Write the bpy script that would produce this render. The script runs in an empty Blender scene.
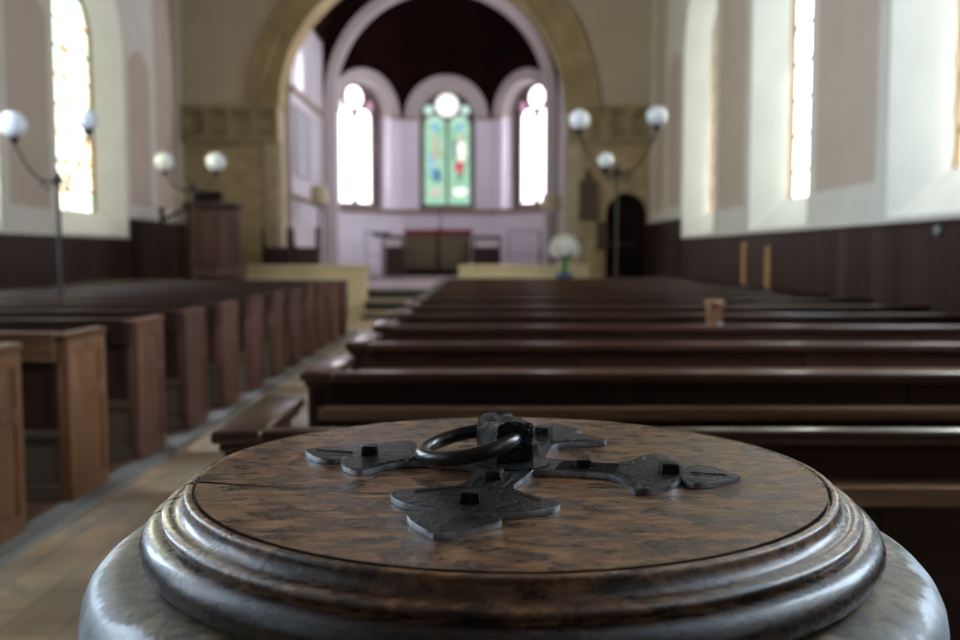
import bpy, bmesh, math, random
from math import pi, sin, cos, sqrt, atan, atan2
from mathutils import Vector, Matrix
random.seed(7)
S = bpy.context.scene
C = S.collection

# ------------------------------------------------------------------ camera, world, exposure
cam_d = bpy.data.cameras.new('camera')
cam = bpy.data.objects.new('camera', cam_d)
C.objects.link(cam)
cam_d.sensor_width = 36.0
cam_d.lens = 35.0
cam.location = (0, 0, 1.36)
cam.rotation_euler = (pi/2 - atan(66/933.33), 0, 0)
cam_d.dof.use_dof = True
cam_d.dof.focus_distance = 0.93
cam_d.dof.aperture_fstop = 4.2
cam_d.clip_start = 0.05
S.camera = cam
S.view_settings.view_transform = 'Standard'
S.view_settings.look = 'None'
S.view_settings.exposure = 0.0
S.view_settings.gamma = 1.0
S.view_settings.use_curve_mapping = False
S.cycles.use_denoising = True
S.cycles.denoising_prefilter = 'ACCURATE'
S.cycles.max_bounces = 8
S.cycles.diffuse_bounces = 5
S.cycles.sample_clamp_indirect = 6.0

wd = bpy.data.worlds.new('sky')
S.world = wd
wd.use_nodes = True
wd.node_tree.nodes['Background'].inputs[0].default_value = (0.75, 0.85, 1.0, 1)
wd.node_tree.nodes['Background'].inputs[1].default_value = 1.0

sun_d = bpy.data.lights.new('sun', 'SUN')
sun_d.energy = 24.0
sun_d.angle = math.radians(3)
sun_d.color = (1.0, .97, .88)
sun = bpy.data.objects.new('sun', sun_d)
C.objects.link(sun)
sun.location = (12, -4, 14)
sun.rotation_euler = Vector((-.14, .60, -.62)).to_track_quat('-Z', 'Y').to_euler()   # slants steeply along the right wall, onto the window reveals only

# daylight strengths of the glazing (radiance)
L_SIDE = {'left': [3.5, 18.0, 25.0, 8.0, 1.2],      # from the chancel end to the west end; some unseen panes raised as fill
          'right': [3.8, 3.8, 4.5, 15.0, 1.0]}
L_APSE_SIDE = 4.0
L_APSE_MID = 0.88
L_CHANCEL_FILL = 62.0  # unseen right chancel pane, added as fill
L_WEST_FILL = 0.15  # added west pane behind the camera, for fill

# ------------------------------------------------------------------ materials
class NT:
    def __init__(s, name):
        m = bpy.data.materials.new(name)
        m.use_nodes = True
        s.m = m; s.t = m.node_tree; s.n = s.t.nodes
        s.b = s.n['Principled BSDF']
    def new(s, ty, **kw):
        nd = s.n.new(ty)
        for k, v in kw.items(): setattr(nd, k, v)
        return nd
    def ln(s, a, b): s.t.links.new(a, b)
    def coords(s, scale=(1, 1, 1), rot=(0, 0, 0), loc=(0, 0, 0), world=False):
        mp = s.new('ShaderNodeMapping')
        if world:
            g = s.new('ShaderNodeNewGeometry'); s.ln(g.outputs['Position'], mp.inputs[0])
        else:
            tc = s.new('ShaderNodeTexCoord'); s.ln(tc.outputs['Object'], mp.inputs[0])
        mp.inputs['Scale'].default_value = scale
        mp.inputs['Rotation'].default_value = rot
        mp.inputs['Location'].default_value = loc
        return mp.outputs[0]
    def noise(s, vec, scale=5, detail=5, rough=.55, dist=0):
        nd = s.new('ShaderNodeTexNoise')
        s.ln(vec, nd.inputs['Vector'])
        nd.inputs['Scale'].default_value = scale
        nd.inputs['Detail'].default_value = detail
        nd.inputs['Roughness'].default_value = rough
        nd.inputs['Distortion'].default_value = dist
        return nd.outputs['Fac']
    def ramp(s, fac, stops, interp='LINEAR'):
        r = s.new('ShaderNodeValToRGB')
        r.color_ramp.interpolation = interp
        el = r.color_ramp.elements
        while len(el) < len(stops): el.new(.5)
        for e, (p, c) in zip(el, stops):
            e.position = p
            e.color = (c if len(c) == 4 else (*c, 1)) if hasattr(c, '__len__') else (c, c, c, 1)
        s.ln(fac, r.inputs[0])
        return r.outputs[0]
    def mix(s, fac, a, b, mode='MIX'):
        m = s.new('ShaderNodeMix', data_type='RGBA', blend_type=mode)
        if hasattr(fac, 'is_linked'): s.ln(fac, m.inputs[0])
        else: m.inputs[0].default_value = fac
        for v, i in ((a, 6), (b, 7)):
            if hasattr(v, 'is_linked'): s.ln(v, m.inputs[i])
            else: m.inputs[i].default_value = (*v, 1) if len(v) == 3 else v
        return m.outputs[2]
    def bump(s, h, strength=.3, dist=.01):
        b = s.new('ShaderNodeBump')
        s.ln(h, b.inputs['Height'])
        b.inputs['Strength'].default_value = strength
        b.inputs['Distance'].default_value = dist
        s.ln(b.outputs[0], s.b.inputs['Normal'])
    def set(s, **kw):
        for k, v in kw.items():
            i = s.b.inputs[k.replace('_', ' ')]
            if hasattr(v, 'is_linked'): s.ln(v, i)
            elif hasattr(v, '__len__'): i.default_value = (*v, 1) if len(v) == 3 else v
            else: i.default_value = v
        return s.m

def plain(name, col, rough=.5, metal=0, var=.12, scale=6, world=False, bump=0, coat=0, spec=.5):
    t = NT(name)
    v = t.coords(world=world)
    f = t.noise(v, scale, 6)
    lo = tuple(c*(1-var) for c in col); hi = tuple(min(1, c*(1+var)) for c in col)
    c = t.ramp(f, [(.3, lo), (.7, hi)])
    if bump: t.bump(f, bump)
    return t.set(Base_Color=c, Roughness=rough, Metallic=metal, Coat_Weight=coat, Specular_IOR_Level=spec)

def wood(name, c1, c2, rough=.35, stretch=(1, 12, 12), scale=3, coat=0.0, vary=.25, world=False, bump=.12, spec=.4):
    t = NT(name)
    v = t.coords(scale=stretch, world=world)
    f = t.noise(v, scale, 7, .6, .6)
    c = t.ramp(f, [(.3, c1), (.72, c2)])
    oi = t.new('ShaderNodeObjectInfo')
    mr = t.new('ShaderNodeMapRange'); t.ln(oi.outputs['Random'], mr.inputs[0])
    mr.inputs[3].default_value = 1 - vary; mr.inputs[4].default_value = 1 + vary
    mm = t.new('ShaderNodeVectorMath', operation='SCALE')
    t.ln(c, mm.inputs[0]); t.ln(mr.outputs[0], mm.inputs['Scale'])
    rr = t.ramp(f, [(.2, rough*.8), (.8, rough*1.25)])
    t.bump(f, bump, .004)
    return t.set(Base_Color=mm.outputs[0], Roughness=rr, Coat_Weight=coat, Coat_Roughness=.13, Specular_IOR_Level=spec)

def emit(name, col, strength, pattern=None, clear=0):
    t = NT(name)
    c = None
    if pattern == 'quarry':
        v = t.coords(scale=(1, 1, 1), rot=(0, 0, 0))
        # object space of the side windows: x = out, y = along, z = up
        sp = t.new('ShaderNodeSeparateXYZ'); t.ln(v, sp.inputs[0])
        cb = t.new('ShaderNodeCombineXYZ'); t.ln(sp.outputs[1], cb.inputs[0]); t.ln(sp.outputs[2], cb.inputs[1])
        br = t.new('ShaderNodeTexBrick'); t.ln(cb.outputs[0], br.inputs['Vector'])
        br.inputs['Scale'].default_value = 4.0
        br.inputs['Color1'].default_value = (0, 0, 0, 1); br.inputs['Color2'].default_value = (1, 1, 1, 1)
        br.inputs['Mortar'].default_value = (.5, .5, .5, 1)
        br.inputs['Mortar Size'].default_value = .0
        tint = t.ramp(br.outputs['Color'], [(0, (.12, .50, .45)), (.3, (.95, 1, .9)), (.5, (1, .55, .25)), (.62, (.95, 1, .88)), (.8, (.24, .52, .30)), (1, (1, .40, .24))])
        f = t.noise(v, 1.3, 3)
        tint2 = t.ramp(f, [(.35, (.80, 1, .98)), (.5, (1, 1, .9)), (.65, (1, .9, .74))])
        c = t.mix(.85, tint2, tint, 'MULTIPLY')
    else:
        v = t.coords()
        f = t.noise(v, 2.0, 3)
        c = t.ramp(f, [(.3, tuple(x*.9 for x in col)), (.7, col)])
    if clear:
        out = t.n['Material Output']
        tr = t.new('ShaderNodeBsdfTransparent'); tr.inputs[0].default_value = (clear, clear*.98, clear*.92, 1)
        em = t.new('ShaderNodeEmission'); t.ln(c, em.inputs[0]); em.inputs[1].default_value = strength
        ad = t.new('ShaderNodeAddShader'); t.ln(tr.outputs[0], ad.inputs[0]); t.ln(em.outputs[0], ad.inputs[1])
        t.ln(ad.outputs[0], out.inputs['Surface'])
        t.n.remove(t.b)
        return t.m
    return t.set(Base_Color=(.05, .05, .05), Roughness=.2, Emission_Color=c, Emission_Strength=strength)

M = {}
M['plaster'] = plain('plaster greige', (.51, .415, .345), .8, var=.06, scale=1.5, world=True)
M['plaster_pale'] = plain('plaster pale border', (.66, .625, .57), .8, var=.05, scale=1.5, world=True)
M['plaster_far'] = plain('plaster far wall', (.54, .44, .31), .85, var=.06, scale=1.2, world=True)
M['reveal'] = plain('limewashed reveal', (.90, .89, .82), .7, var=.04, scale=2, world=True)
M['lavender'] = plain('chancel white plaster', (.60, .555, .60), .7, var=.05, scale=1.5, world=True)
M['apse_plaster_lit'] = plain('apse plaster lit copy', (.90, .85, .97), .7, var=.03, scale=1.5, world=True)  # lit copy of the chancel plaster; extra light put into the colour
M['ringplaster'] = plain('chancel archivolt paint', (.56, .49, .50), .7, var=.05, scale=1.5, world=True)
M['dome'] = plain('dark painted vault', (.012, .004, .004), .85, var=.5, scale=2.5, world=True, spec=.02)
M['tracery'] = plain('brown tracery stone', (.16, .11, .10), .8, var=.2, scale=4, world=True)
M['sillstone'] = plain('tan sandstone', (.42, .34, .23), .8, var=.15, scale=3, world=True)
M['framestone'] = plain('brown window frame stone', (.19, .135, .085), .8, var=.15, scale=3, world=True)
M['string'] = plain('brown string course', (.30, .20, .15), .7, var=.15, world=True)
M['iron_dark'] = plain('dark painted iron', (.05, .045, .042), .4, metal=.6, var=.2)
M['bronze'] = plain('dull brass lamp pole', (.035, .030, .027), .6, metal=.2, spec=.3, var=.2)
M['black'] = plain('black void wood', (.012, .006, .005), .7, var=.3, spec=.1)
M['cream_shade'] = plain('cream lampshade', (.55, .48, .32), .8, var=.08)
M['linen'] = plain('white linen', (.75, .72, .75), .8, var=.05)
M['red'] = plain('crimson cloth', (.16, .012, .02), .8, var=.2, scale=12)
M['petal'] = plain('white petal', (.96, .98, .96), .6, var=.02, scale=20)
M['leaf'] = plain('green leaf', (.03, .16, .03), .5, var=.4, scale=14)
M['green_glass'] = plain('green glass', (.02, .22, .04), .15, var=.2)
M['blue'] = plain('blue glaze', (.10, .18, .42), .25, var=.2)
M['paper'] = plain('paper label', (.45, .40, .38), .7, var=.1)
M['grey_metal'] = plain('pale grey metal', (.42, .40, .45), .4, metal=.3, var=.1)
M['slate'] = plain('blue grey slate', (.38, .37, .44), .5, var=.1, scale=3)
M['plaque'] = plain('brown memorial plaque', (.075, .040, .024), .5, var=.25, scale=6)
M['disc'] = plain('grey green metal disc', (.22, .26, .25), .4, metal=.3)

# pews
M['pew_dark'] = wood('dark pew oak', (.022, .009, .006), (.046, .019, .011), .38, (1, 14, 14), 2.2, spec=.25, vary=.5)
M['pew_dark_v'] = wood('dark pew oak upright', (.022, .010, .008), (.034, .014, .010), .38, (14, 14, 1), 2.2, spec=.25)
M['pew_rail'] = wood('worn pew rail', (.038, .016, .010), (.080, .036, .020), .30, (1, 14, 14), 2.2, coat=.55, spec=.25)
M['pew_ledge'] = wood('pale pew ledge', (.14, .066, .032), (.28, .15, .078), .42, (1, 14, 14), 2.2)  # light caught by the ledge put into a paler brown
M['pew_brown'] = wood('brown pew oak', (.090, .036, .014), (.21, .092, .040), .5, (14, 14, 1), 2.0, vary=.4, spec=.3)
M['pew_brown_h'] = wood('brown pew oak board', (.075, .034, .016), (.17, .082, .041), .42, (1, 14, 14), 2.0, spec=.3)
M['pew_rail_left'] = wood('left pew rail', (.022, .010, .007), (.055, .026, .018), .34, (1, 14, 14), 2.2, coat=.2, spec=.3)
M['pew_end_left'] = wood('left pew end', (.066, .027, .017), (.15, .064, .041), .5, (14, 14, 1), 2.0, vary=.45, spec=.3)
M['pew_kick'] = wood('left pew kickboard', (.07, .045, .028), (.12, .08, .05), .5, (1, 14, 14), 2.2, spec=.3)
M['panel'] = None
M['orange_strip'] = wood('pale orange batten', (.40, .20, .085), (.56, .30, .13), .5, (14, 14, 1), 2.0, vary=.15)
M['pulpit'] = wood('pulpit oak', (.055, .022, .016), (.12, .052, .036), .45, (10, 10, 1), 2.0)
M['stall'] = wood('stall oak', (.022, .010, .010), (.05, .022, .02), .4, (10, 10, 1), 2.0)

def mk_panel():
    t = NT('dark boarded dado')
    g = t.new('ShaderNodeNewGeometry')
    sp = t.new('ShaderNodeSeparateXYZ'); t.ln(g.outputs['Position'], sp.inputs[0])
    ad = t.new('ShaderNodeMath', operation='ADD'); t.ln(sp.outputs[0], ad.inputs[0]); t.ln(sp.outputs[1], ad.inputs[1])
    mu = t.new('ShaderNodeMath', operation='MULTIPLY'); t.ln(ad.outputs[0], mu.inputs[0]); mu.inputs[1].default_value = 4.6
    fl = t.new('ShaderNodeMath', operation='FLOOR'); t.ln(mu.outputs[0], fl.inputs[0])
    wn = t.new('ShaderNodeTexWhiteNoise', noise_dimensions='1D'); t.ln(fl.outputs[0], wn.inputs['W'])
    fr = t.new('ShaderNodeMath', operation='FRACT'); t.ln(mu.outputs[0], fr.inputs[0])
    gap = t.ramp(fr.outputs[0], [(0, 0.0), (.04, 1.0), (.96, 1.0), (1, 0.0)])
    v = t.coords(scale=(8, 8, .6), world=True)
    f = t.noise(v, 2, 6)
    c = t.ramp(wn.outputs['Value'], [(0, (.020, .008, .007)), (.6, (.034, .015, .012)), (1, (.060, .032, .026))])
    c2 = t.mix(.5, c, t.ramp(f, [(.3, .35), (.7, 1.0)]), 'MULTIPLY')
    t.bump(gap, .6, .006)
    return t.set(Base_Color=c2, Roughness=.45, Specular_IOR_Level=.25)
M['panel'] = mk_panel()

def mk_ashlar():
    t = NT('yellow ashlar')
    g = t.new('ShaderNodeNewGeometry')
    sp = t.new('ShaderNodeSeparateXYZ'); t.ln(g.outputs['Position'], sp.inputs[0])
    ad = t.new('ShaderNodeMath', operation='ADD'); t.ln(sp.outputs[0], ad.inputs[0]); t.ln(sp.outputs[1], ad.inputs[1])
    cb = t.new('ShaderNodeCombineXYZ'); t.ln(ad.outputs[0], cb.inputs[0]); t.ln(sp.outputs[2], cb.inputs[1])
    br = t.new('ShaderNodeTexBrick'); t.ln(cb.outputs[0], br.inputs['Vector'])
    br.inputs['Scale'].default_value = 1.6
    br.inputs['Color1'].default_value = (.56, .43, .235, 1); br.inputs['Color2'].default_value = (.44, .33, .18, 1)
    br.inputs['Mortar'].default_value = (.24, .18, .10, 1); br.inputs['Mortar Size'].default_value = .012
    f = t.noise(t.coords(world=True), 1.7, 6)
    c = t.mix(.5, br.outputs['Color'], t.ramp(f, [(.3, .6), (.7, 1.0)]), 'MULTIPLY')
    t.bump(br.outputs['Fac'], .3, .005)
    return t.set(Base_Color=c, Roughness=.85)
M['ashlar'] = mk_ashlar()
M['ashlar_ring'] = plain('brown yellow arch stone', (.37, .27, .14), .85, var=.25, scale=1.8, world=True)
M['frieze'] = plain('carved yellow stone', (.34, .26, .14), .85, var=.2, scale=3, world=True)
M['cream_stone'] = plain('cream chancel stone', (.70, .60, .38), .75, var=.08, scale=2, world=True)

def mk_floor():
    t = NT('stone flag floor')
    g = t.new('ShaderNodeNewGeometry')
    mp = t.new('ShaderNodeMapping'); t.ln(g.outputs['Position'], mp.inputs[0])
    mp.inputs['Rotation'].default_value = (0, 0, pi/2)
    br = t.new('ShaderNodeTexBrick'); t.ln(mp.outputs[0], br.inputs['Vector'])
    br.inputs['Scale'].default_value = 1.15
    br.inputs['Color1'].default_value = (.66, .48, .30, 1); br.inputs['Color2'].default_value = (.48, .40, .30, 1)
    br.inputs['Mortar'].default_value = (.40, .32, .23, 1); br.inputs['Mortar Size'].default_value = .012
    f = t.noise(t.coords(world=True, scale=(1, .8, 1)), 2.2, 5)
    c = t.mix(.75, br.outputs['Color'], t.ramp(f, [(.3, (.55, .44, .36)), (.5, (1, .92, .82)), (.68, (.85, .98, 1.12))]), 'MULTIPLY')
    t.bump(br.outputs['Fac'], .25, .004)
    return t.set(Base_Color=c, Roughness=t.ramp(f, [(.3, .42), (.7, .24)]))
M['floor'] = mk_floor()
M['kerb'] = plain('grey stone kerb', (.22, .205, .185), .6, var=.2, scale=3, world=True)
M['boards'] = wood('platform boards', (.08, .038, .020), (.16, .08, .045), .45, (12, 1, 12), 2.0, world=True, vary=0)
M['step_stone'] = plain('tan step stone', (.42, .32, .20), .6, var=.15, scale=2, world=True)
M['chancel_floor'] = plain('pinkish chancel floor', (.46, .38, .40), .5, var=.15, scale=2, world=True)
M['riser'] = plain('dark step riser', (.02, .018, .02), .6, var=.3, world=True)
M['ceiling'] = plain('dark ceiling boards', (.09, .06, .045), .85, var=.1, world=True)

def mk_lid(name, ring=False):
    t = NT(name)
    v = t.coords(scale=(2.2, 16, 9) if not ring else (6, 6, 12))
    grain = t.noise(v, 6, 9, .68, .8)
    patch = t.noise(t.coords(scale=(1.0, 2.1, 1.6)), 16 if not ring else 11, 12, .76, .4)
    big = t.noise(t.coords(scale=(1.0, 2.2, 1)), 5.0, 4, .6, .3)
    base = t.ramp(grain, [(.25, (.13, .062, .026)), (.5, (.265, .138, .062)), (.75, (.41, .240, .120))])
    warm = t.mix(t.ramp(big, [(.40, 0), (.65, .85)]), base, t.mix(.6, base, (1.25, .74, .42), 'MULTIPLY'))
    thr = .488 if not ring else .515
    dark = t.mix(t.ramp(patch, [(thr, 0), (thr+.035, .86)]), warm, (.026, .016, .012))
    mott = t.noise(t.coords(scale=(1.6, 4.2, 4)), 17, 9, .76, .3)
    dark = t.mix(t.ramp(mott, [(.46, .75), (.53, 0)]), dark, (.055, .028, .015))
    dark = t.mix(t.ramp(mott, [(.56, 0), (.64, .5)]), dark, (.46, .29, .14))
    fleck = t.noise(t.coords(scale=(3, 10, 5)), 26, 8, .8)
    c = t.mix(t.ramp(fleck, [(.57, 0), (.64, .6)]), dark, (.40, .28, .15))
    c = t.mix(t.ramp(fleck, [(.34, .8), (.42, 0)]), c, (.030, .018, .012))
    if ring:
        sp = t.new('ShaderNodeSeparateXYZ'); t.ln(t.coords(), sp.inputs[0])
        cb = t.new('ShaderNodeCombineXYZ'); t.ln(sp.outputs[0], cb.inputs[0]); t.ln(sp.outputs[1], cb.inputs[1])
        le = t.new('ShaderNodeVectorMath', operation='LENGTH'); t.ln(cb.outputs[0], le.inputs[0])
        nz = t.new('ShaderNodeMath', operation='MULTIPLY_ADD'); t.ln(patch, nz.inputs[0]); nz.inputs[1].default_value = .016; t.ln(le.outputs['Value'], nz.inputs[2])
        mr = t.new('ShaderNodeMapRange'); t.ln(nz.outputs[0], mr.inputs[0]); mr.inputs[1].default_value = .320; mr.inputs[2].default_value = .380
        band = t.ramp(mr.outputs[0], [(0, 0), (.24, 0), (.30, .45), (.46, .45), (.50, .1), (.60, .1), (.66, .9), (1, .85)])
        c = t.mix(band, c, (.018, .012, .012))
    r = t.ramp(patch, [(.44, .38 if not ring else .32), (.58, .24)])
    t.bump(t.mix(.5, t.mix(.5, grain, patch), fleck), .8, .0016)
    return t.set(Base_Color=c, Roughness=r, Specular_IOR_Level=.26 if not ring else .35, Coat_Weight=0 if not ring else .30, Coat_Roughness=.17)
M['lid'] = mk_lid('aged oak lid boards')
M['lid_ring'] = mk_lid('aged oak lid moulding', True)

def mk_font():
    t = NT('worn font stone')
    v = t.coords()
    f = t.noise(v, 9, 9, .7, .4)
    fine = t.noise(v, 55, 5, .7)
    sp = t.new('ShaderNodeSeparateXYZ'); t.ln(v, sp.inputs[0])
    # rubbed pale lime bloom that starts at the rounded shoulder and runs down the side
    mr = t.new('ShaderNodeMapRange'); t.ln(sp.outputs[2], mr.inputs[0])
    mr.inputs[1].default_value = 1.068; mr.inputs[2].default_value = 1.035
    ad = t.new('ShaderNodeMath', operation='ADD'); t.ln(mr.outputs[0], ad.inputs[0]); t.ln(f, ad.inputs[1])
    m = t.ramp(ad.outputs[0], [(.63, 0), (.72, 1)])
    stone = t.ramp(f, [(.3, (.09, .060, .030)), (.5, (.19, .136, .074)), (.68, (.36, .27, .16))])
    stone = t.mix(.8, stone, t.ramp(fine, [(.38, .15), (.60, 1.2)]), 'MULTIPLY')
    pale = t.ramp(f, [(.35, (.24, .25, .26)), (.6, (.58, .61, .66))])
    c = t.mix(m, stone, pale)
    t.bump(t.mix(.5, fine, f), .7, .003)
    return t.set(Base_Color=c, Roughness=t.ramp(m, [(0, .62), (1, .42)]), Coat_Weight=.15, Coat_Roughness=.4)
M['font'] = mk_font()

def mk_iron():
    t = NT('hammered black iron')
    v = t.coords()
    f = t.noise(v, 230, 3, .5)
    g = t.noise(v, 90, 4, .6)
    t.bump(t.mix(.5, f, g), 1.0, .007)
    c = t.ramp(g, [(.3, (.006, .006, .007)), (.7, (.020, .019, .020))])
    return t.set(Base_Color=c, Roughness=.26, Metallic=.0, Specular_IOR_Level=.12)
M['iron'] = mk_iron()
M['iron_edge'] = plain('worn glinting iron edge', (.30, .31, .33), .36, metal=.8, var=.6, scale=60)  # paler worn bevels and sides, with window glints put into the colour
def mk_ring():
    t = NT('smooth worn iron ring')
    f = t.noise(t.coords(), 40, 4)
    return t.set(Base_Color=t.ramp(f, [(.3, (.030, .026, .022)), (.7, (.055, .048, .042))]), Roughness=.33, Metallic=.55, Coat_Weight=.2)
M['iron_ring'] = mk_ring()

def mk_globe():
    t = NT('opal glass globe')
    f = t.noise(t.coords(), 3, 2)
    return t.set(Base_Color=t.ramp(f, [(.3, (.84, .86, .9)), (.7, (.9, .92, .95))]), Roughness=.12, Coat_Weight=.6, Subsurface_Weight=.0)
M['globe'] = mk_globe()

def mk_frontal():
    t = NT('olive brocade frontal')
    v = t.coords(scale=(1, 1, 1))
    w = t.new('ShaderNodeTexVoronoi'); t.ln(v, w.inputs['Vector']); w.inputs['Scale'].default_value = 9
    c = t.ramp(w.outputs['Distance'], [(.1, (.17, .12, .065)), (.6, (.105, .082, .05))])
    return t.set(Base_Color=c, Roughness=.75)
M['frontal'] = mk_frontal()

for _s in ('left', 'right'):
    for _i, _l in enumerate(L_SIDE[_s]):
        q = _s == 'left' and _i < 2
        M['g_%s_%d' % (_s, _i)] = emit('tinted quarry glass' if q else 'daylight glass', (.66, .82, 1.0) if _i > 2 else ((.64, .80, 1.0) if _s == 'left' else (.94, 1.0, .96)), _l, 'quarry' if q else None, .5 if _s == 'right' else 0)
M['g_side'] = emit('bleached apse glass', (.95, .93, 1.0), L_APSE_SIDE)
M['g_pink'] = emit('pink apse glass', (.8, .42, .62), .9)
M['g_chancel'] = emit('chancel fill glass', (.92, .92, 1.0), L_CHANCEL_FILL)
M['g_west_fill'] = emit('west fill glass', (.85, .92, 1.0), L_WEST_FILL)
M['g_chancel_l'] = emit('chancel north glass', (.90, .88, 1.0), 1.3)
pal = dict(green=(.38, .85, .56), pale=(.72, 1.0, .88), white=(1.25, 1.25, 1.2), sky=(.30, .62, 1.0), navy=(.03, .16, .30),
           flesh=(.85, .66, .52), red=(.80, .04, .07), pink=(1.0, .62, .58), moss=(.34, .62, .38), dark=(.10, .22, .18))
PAL = list(pal)
for k in PAL: M['s_' + k] = emit('stained glass ' + k, pal[k], L_APSE_MID if k != 'white' else L_APSE_MID*1.3)

# ------------------------------------------------------------------ mesh helpers
def finish(name, bm, mat, parent=None, loc=None, smooth=False, angle=35):
    me = bpy.data.meshes.new(name)
    bmesh.ops.recalc_face_normals(bm, faces=bm.faces)
    bm.to_mesh(me); bm.free()
    mats = mat if isinstance(mat, (list, tuple)) else [mat]
    for m in mats: me.materials.append(M[m] if isinstance(m, str) else m)
    if smooth:
        for p in me.polygons: p.use_smooth = True
        me.set_sharp_from_angle(angle=math.radians(angle))
    o = bpy.data.objects.new(name, me)
    C.objects.link(o)
    if parent: o.parent = parent
    if loc: o.location = loc
    return o

def thing(name, label, cat, loc=(0, 0, 0), rz=0, group=None):
    o = bpy.data.objects.new(name, None)
    o.empty_display_size = .1
    C.objects.link(o); o.location = loc; o.rotation_euler = (0, 0, rz)
    return tag(o, label, cat, group)
def tag(o, label, cat, group=None):
    o['label'] = label; o['category'] = cat
    if group: o['group'] = group
    return o
def struct(o):
    o['kind'] = 'structure'; return o

def box(bm, x0, x1, y0, y1, z0, z1, bev=0, seg=2, mat_index=0):
    r = bmesh.ops.create_cube(bm, size=1)
    vs = r['verts']
    for v in vs:
        v.co = Vector(((x0+x1)/2 + v.co.x*(x1-x0), (y0+y1)/2 + v.co.y*(y1-y0), (z0+z1)/2 + v.co.z*(z1-z0)))
    fs = list({f for v in vs for f in v.link_faces})
    for f in fs: f.material_index = mat_index
    if bev:
        es = list({e for v in vs for e in v.link_edges})
        bmesh.ops.bevel(bm, geom=es, offset=bev, segments=seg, affect='EDGES', profile=.5)
    return vs

def lathe(bm, prof, n=64, c=(0, 0), a0=0, a1=2*pi, close=True):
    full = abs(a1-a0-2*pi) < 1e-6
    rings = []
    k = n if full else n+1
    for i in range(k):
        a = a0+(a1-a0)*i/n
        rings.append([bm.verts.new((c[0]+r*cos(a), c[1]+r*sin(a), z)) for r, z in prof])
    for i in range(n):
        A = rings[i]; B = rings[(i+1) % k]
        for j in range(len(prof)-1):
            try: bm.faces.new((A[j], A[j+1], B[j+1], B[j]))
            except ValueError: pass
    if close:
        if not full:
            bm.faces.new(rings[0]); bm.faces.new(rings[-1])
        else:
            bm.faces.new([r[0] for r in rings]); bm.faces.new([r[-1] for r in rings])
    bmesh.ops.remove_doubles(bm, verts=bm.verts, dist=1e-5)

def tube(bm, pts, r, n=10, closed=False):
    pts = [Vector(p) for p in pts]
    N = len(pts); rad = r if hasattr(r, '__len__') else [r]*N
    rings = []; up = None
    for i, p in enumerate(pts):
        if closed: d = pts[(i+1) % N]-pts[i-1]
        else: d = pts[min(i+1, N-1)]-pts[max(i-1, 0)]
        d.normalize()
        if up is None:
            up = Vector((0, 0, 1)) if abs(d.z) < .9 else Vector((1, 0, 0))
        up = (up-d*up.dot(d)).normalized(); sd = d.cross(up)
        rings.append([bm.verts.new(p+(up*cos(2*pi*k/n)+sd*sin(2*pi*k/n))*rad[i]) for k in range(n)])
    for i in range(N if closed else N-1):
        A = rings[i]; B = rings[(i+1) % N]
        for k in range(n): bm.faces.new((A[k], A[(k+1) % n], B[(k+1) % n], B[k]))
    if not closed:
        bm.faces.new(rings[0]); bm.faces.new(rings[-1])

def sphere(bm, c, r, seg=20, ring=14, sc=(1, 1, 1)):
    rr = bmesh.ops.create_uvsphere(bm, u_segments=seg, v_segments=ring, radius=r)
    for v in rr['verts']: v.co = Vector((c[0]+v.co.x*sc[0], c[1]+v.co.y*sc[1], c[2]+v.co.z*sc[2]))

def plate(bm, outer, holes, w0, w1, fn):
    """polygon (with holes) in u,v extruded from w0 to w1 and mapped to space by fn(u,v,w)"""
    tmp = bmesh.new()
    es = []; loops = []
    for lp in [outer]+list(holes):
        vs = [tmp.verts.new((u, v, 0)) for u, v in lp]
        loops.append([(u, v) for u, v in lp])
        for i in range(len(vs)): es.append(tmp.edges.new((vs[i], vs[(i+1) % len(vs)])))
    bmesh.ops.triangle_fill(tmp, edges=es, use_beauty=True, use_dissolve=False)
    tmp.verts.index_update()
    co = [(v.co.x, v.co.y) for v in tmp.verts]
    A = [bm.verts.new(fn(u, v, w0)) for u, v in co]
    B = [bm.verts.new(fn(u, v, w1)) for u, v in co]
    for f in tmp.faces:
        ix = [v.index for v in f.verts]
        bm.faces.new([A[i] for i in ix]); bm.faces.new([B[i] for i in reversed(ix)])
    k = 0
    for lp in loops:
        n = len(lp)
        for i in range(n):
            a, b = k+i, k+(i+1) % n
            bm.faces.new((A[a], A[b], B[b], B[a]))
        k += n
    tmp.free()

def arch(c, hw, b, s, n=20, b2=None):
    """outline of a round-headed opening: centre c, half width, bottom, springing"""
    p = [(c-hw, b), (c+hw, b)]
    for i in range(n+1):
        a = pi*i/n
        p.append((c+hw*cos(a), s+hw*sin(a)))
    return p
def circle(c, r, n=24): return [(c[0]+r*cos(2*pi*i/n), c[1]+r*sin(2*pi*i/n)) for i in range(n)]
def rect(u0, u1, v0, v1): return [(u0, v0), (u1, v0), (u1, v1), (u0, v1)]
def loft(bm, A, B):
    va = [bm.verts.new(p) for p in A]; vb = [bm.verts.new(p) for p in B]
    n = len(A)
    for i in range(n): bm.faces.new((va[i], va[(i+1) % n], vb[(i+1) % n], vb[i]))
def ringplate(bm, c, r0, r1, w0, w1, fn, a0=0, a1=pi, n=40):
    """flat half ring (archivolt)"""
    P = []
    for i in range(n+1):
        a = a0+(a1-a0)*i/n
        P.append([bm.verts.new(fn(c[0]+r*cos(a), c[1]+r*sin(a), w)) for r, w in ((r0, w0), (r1, w0), (r1, w1), (r0, w1))])
    for i in range(n):
        for k in range(4): bm.faces.new((P[i][k], P[i][(k+1) % 4], P[i+1][(k+1) % 4], P[i+1][k]))
    bm.faces.new(P[0]); bm.faces.new(P[-1])

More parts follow.
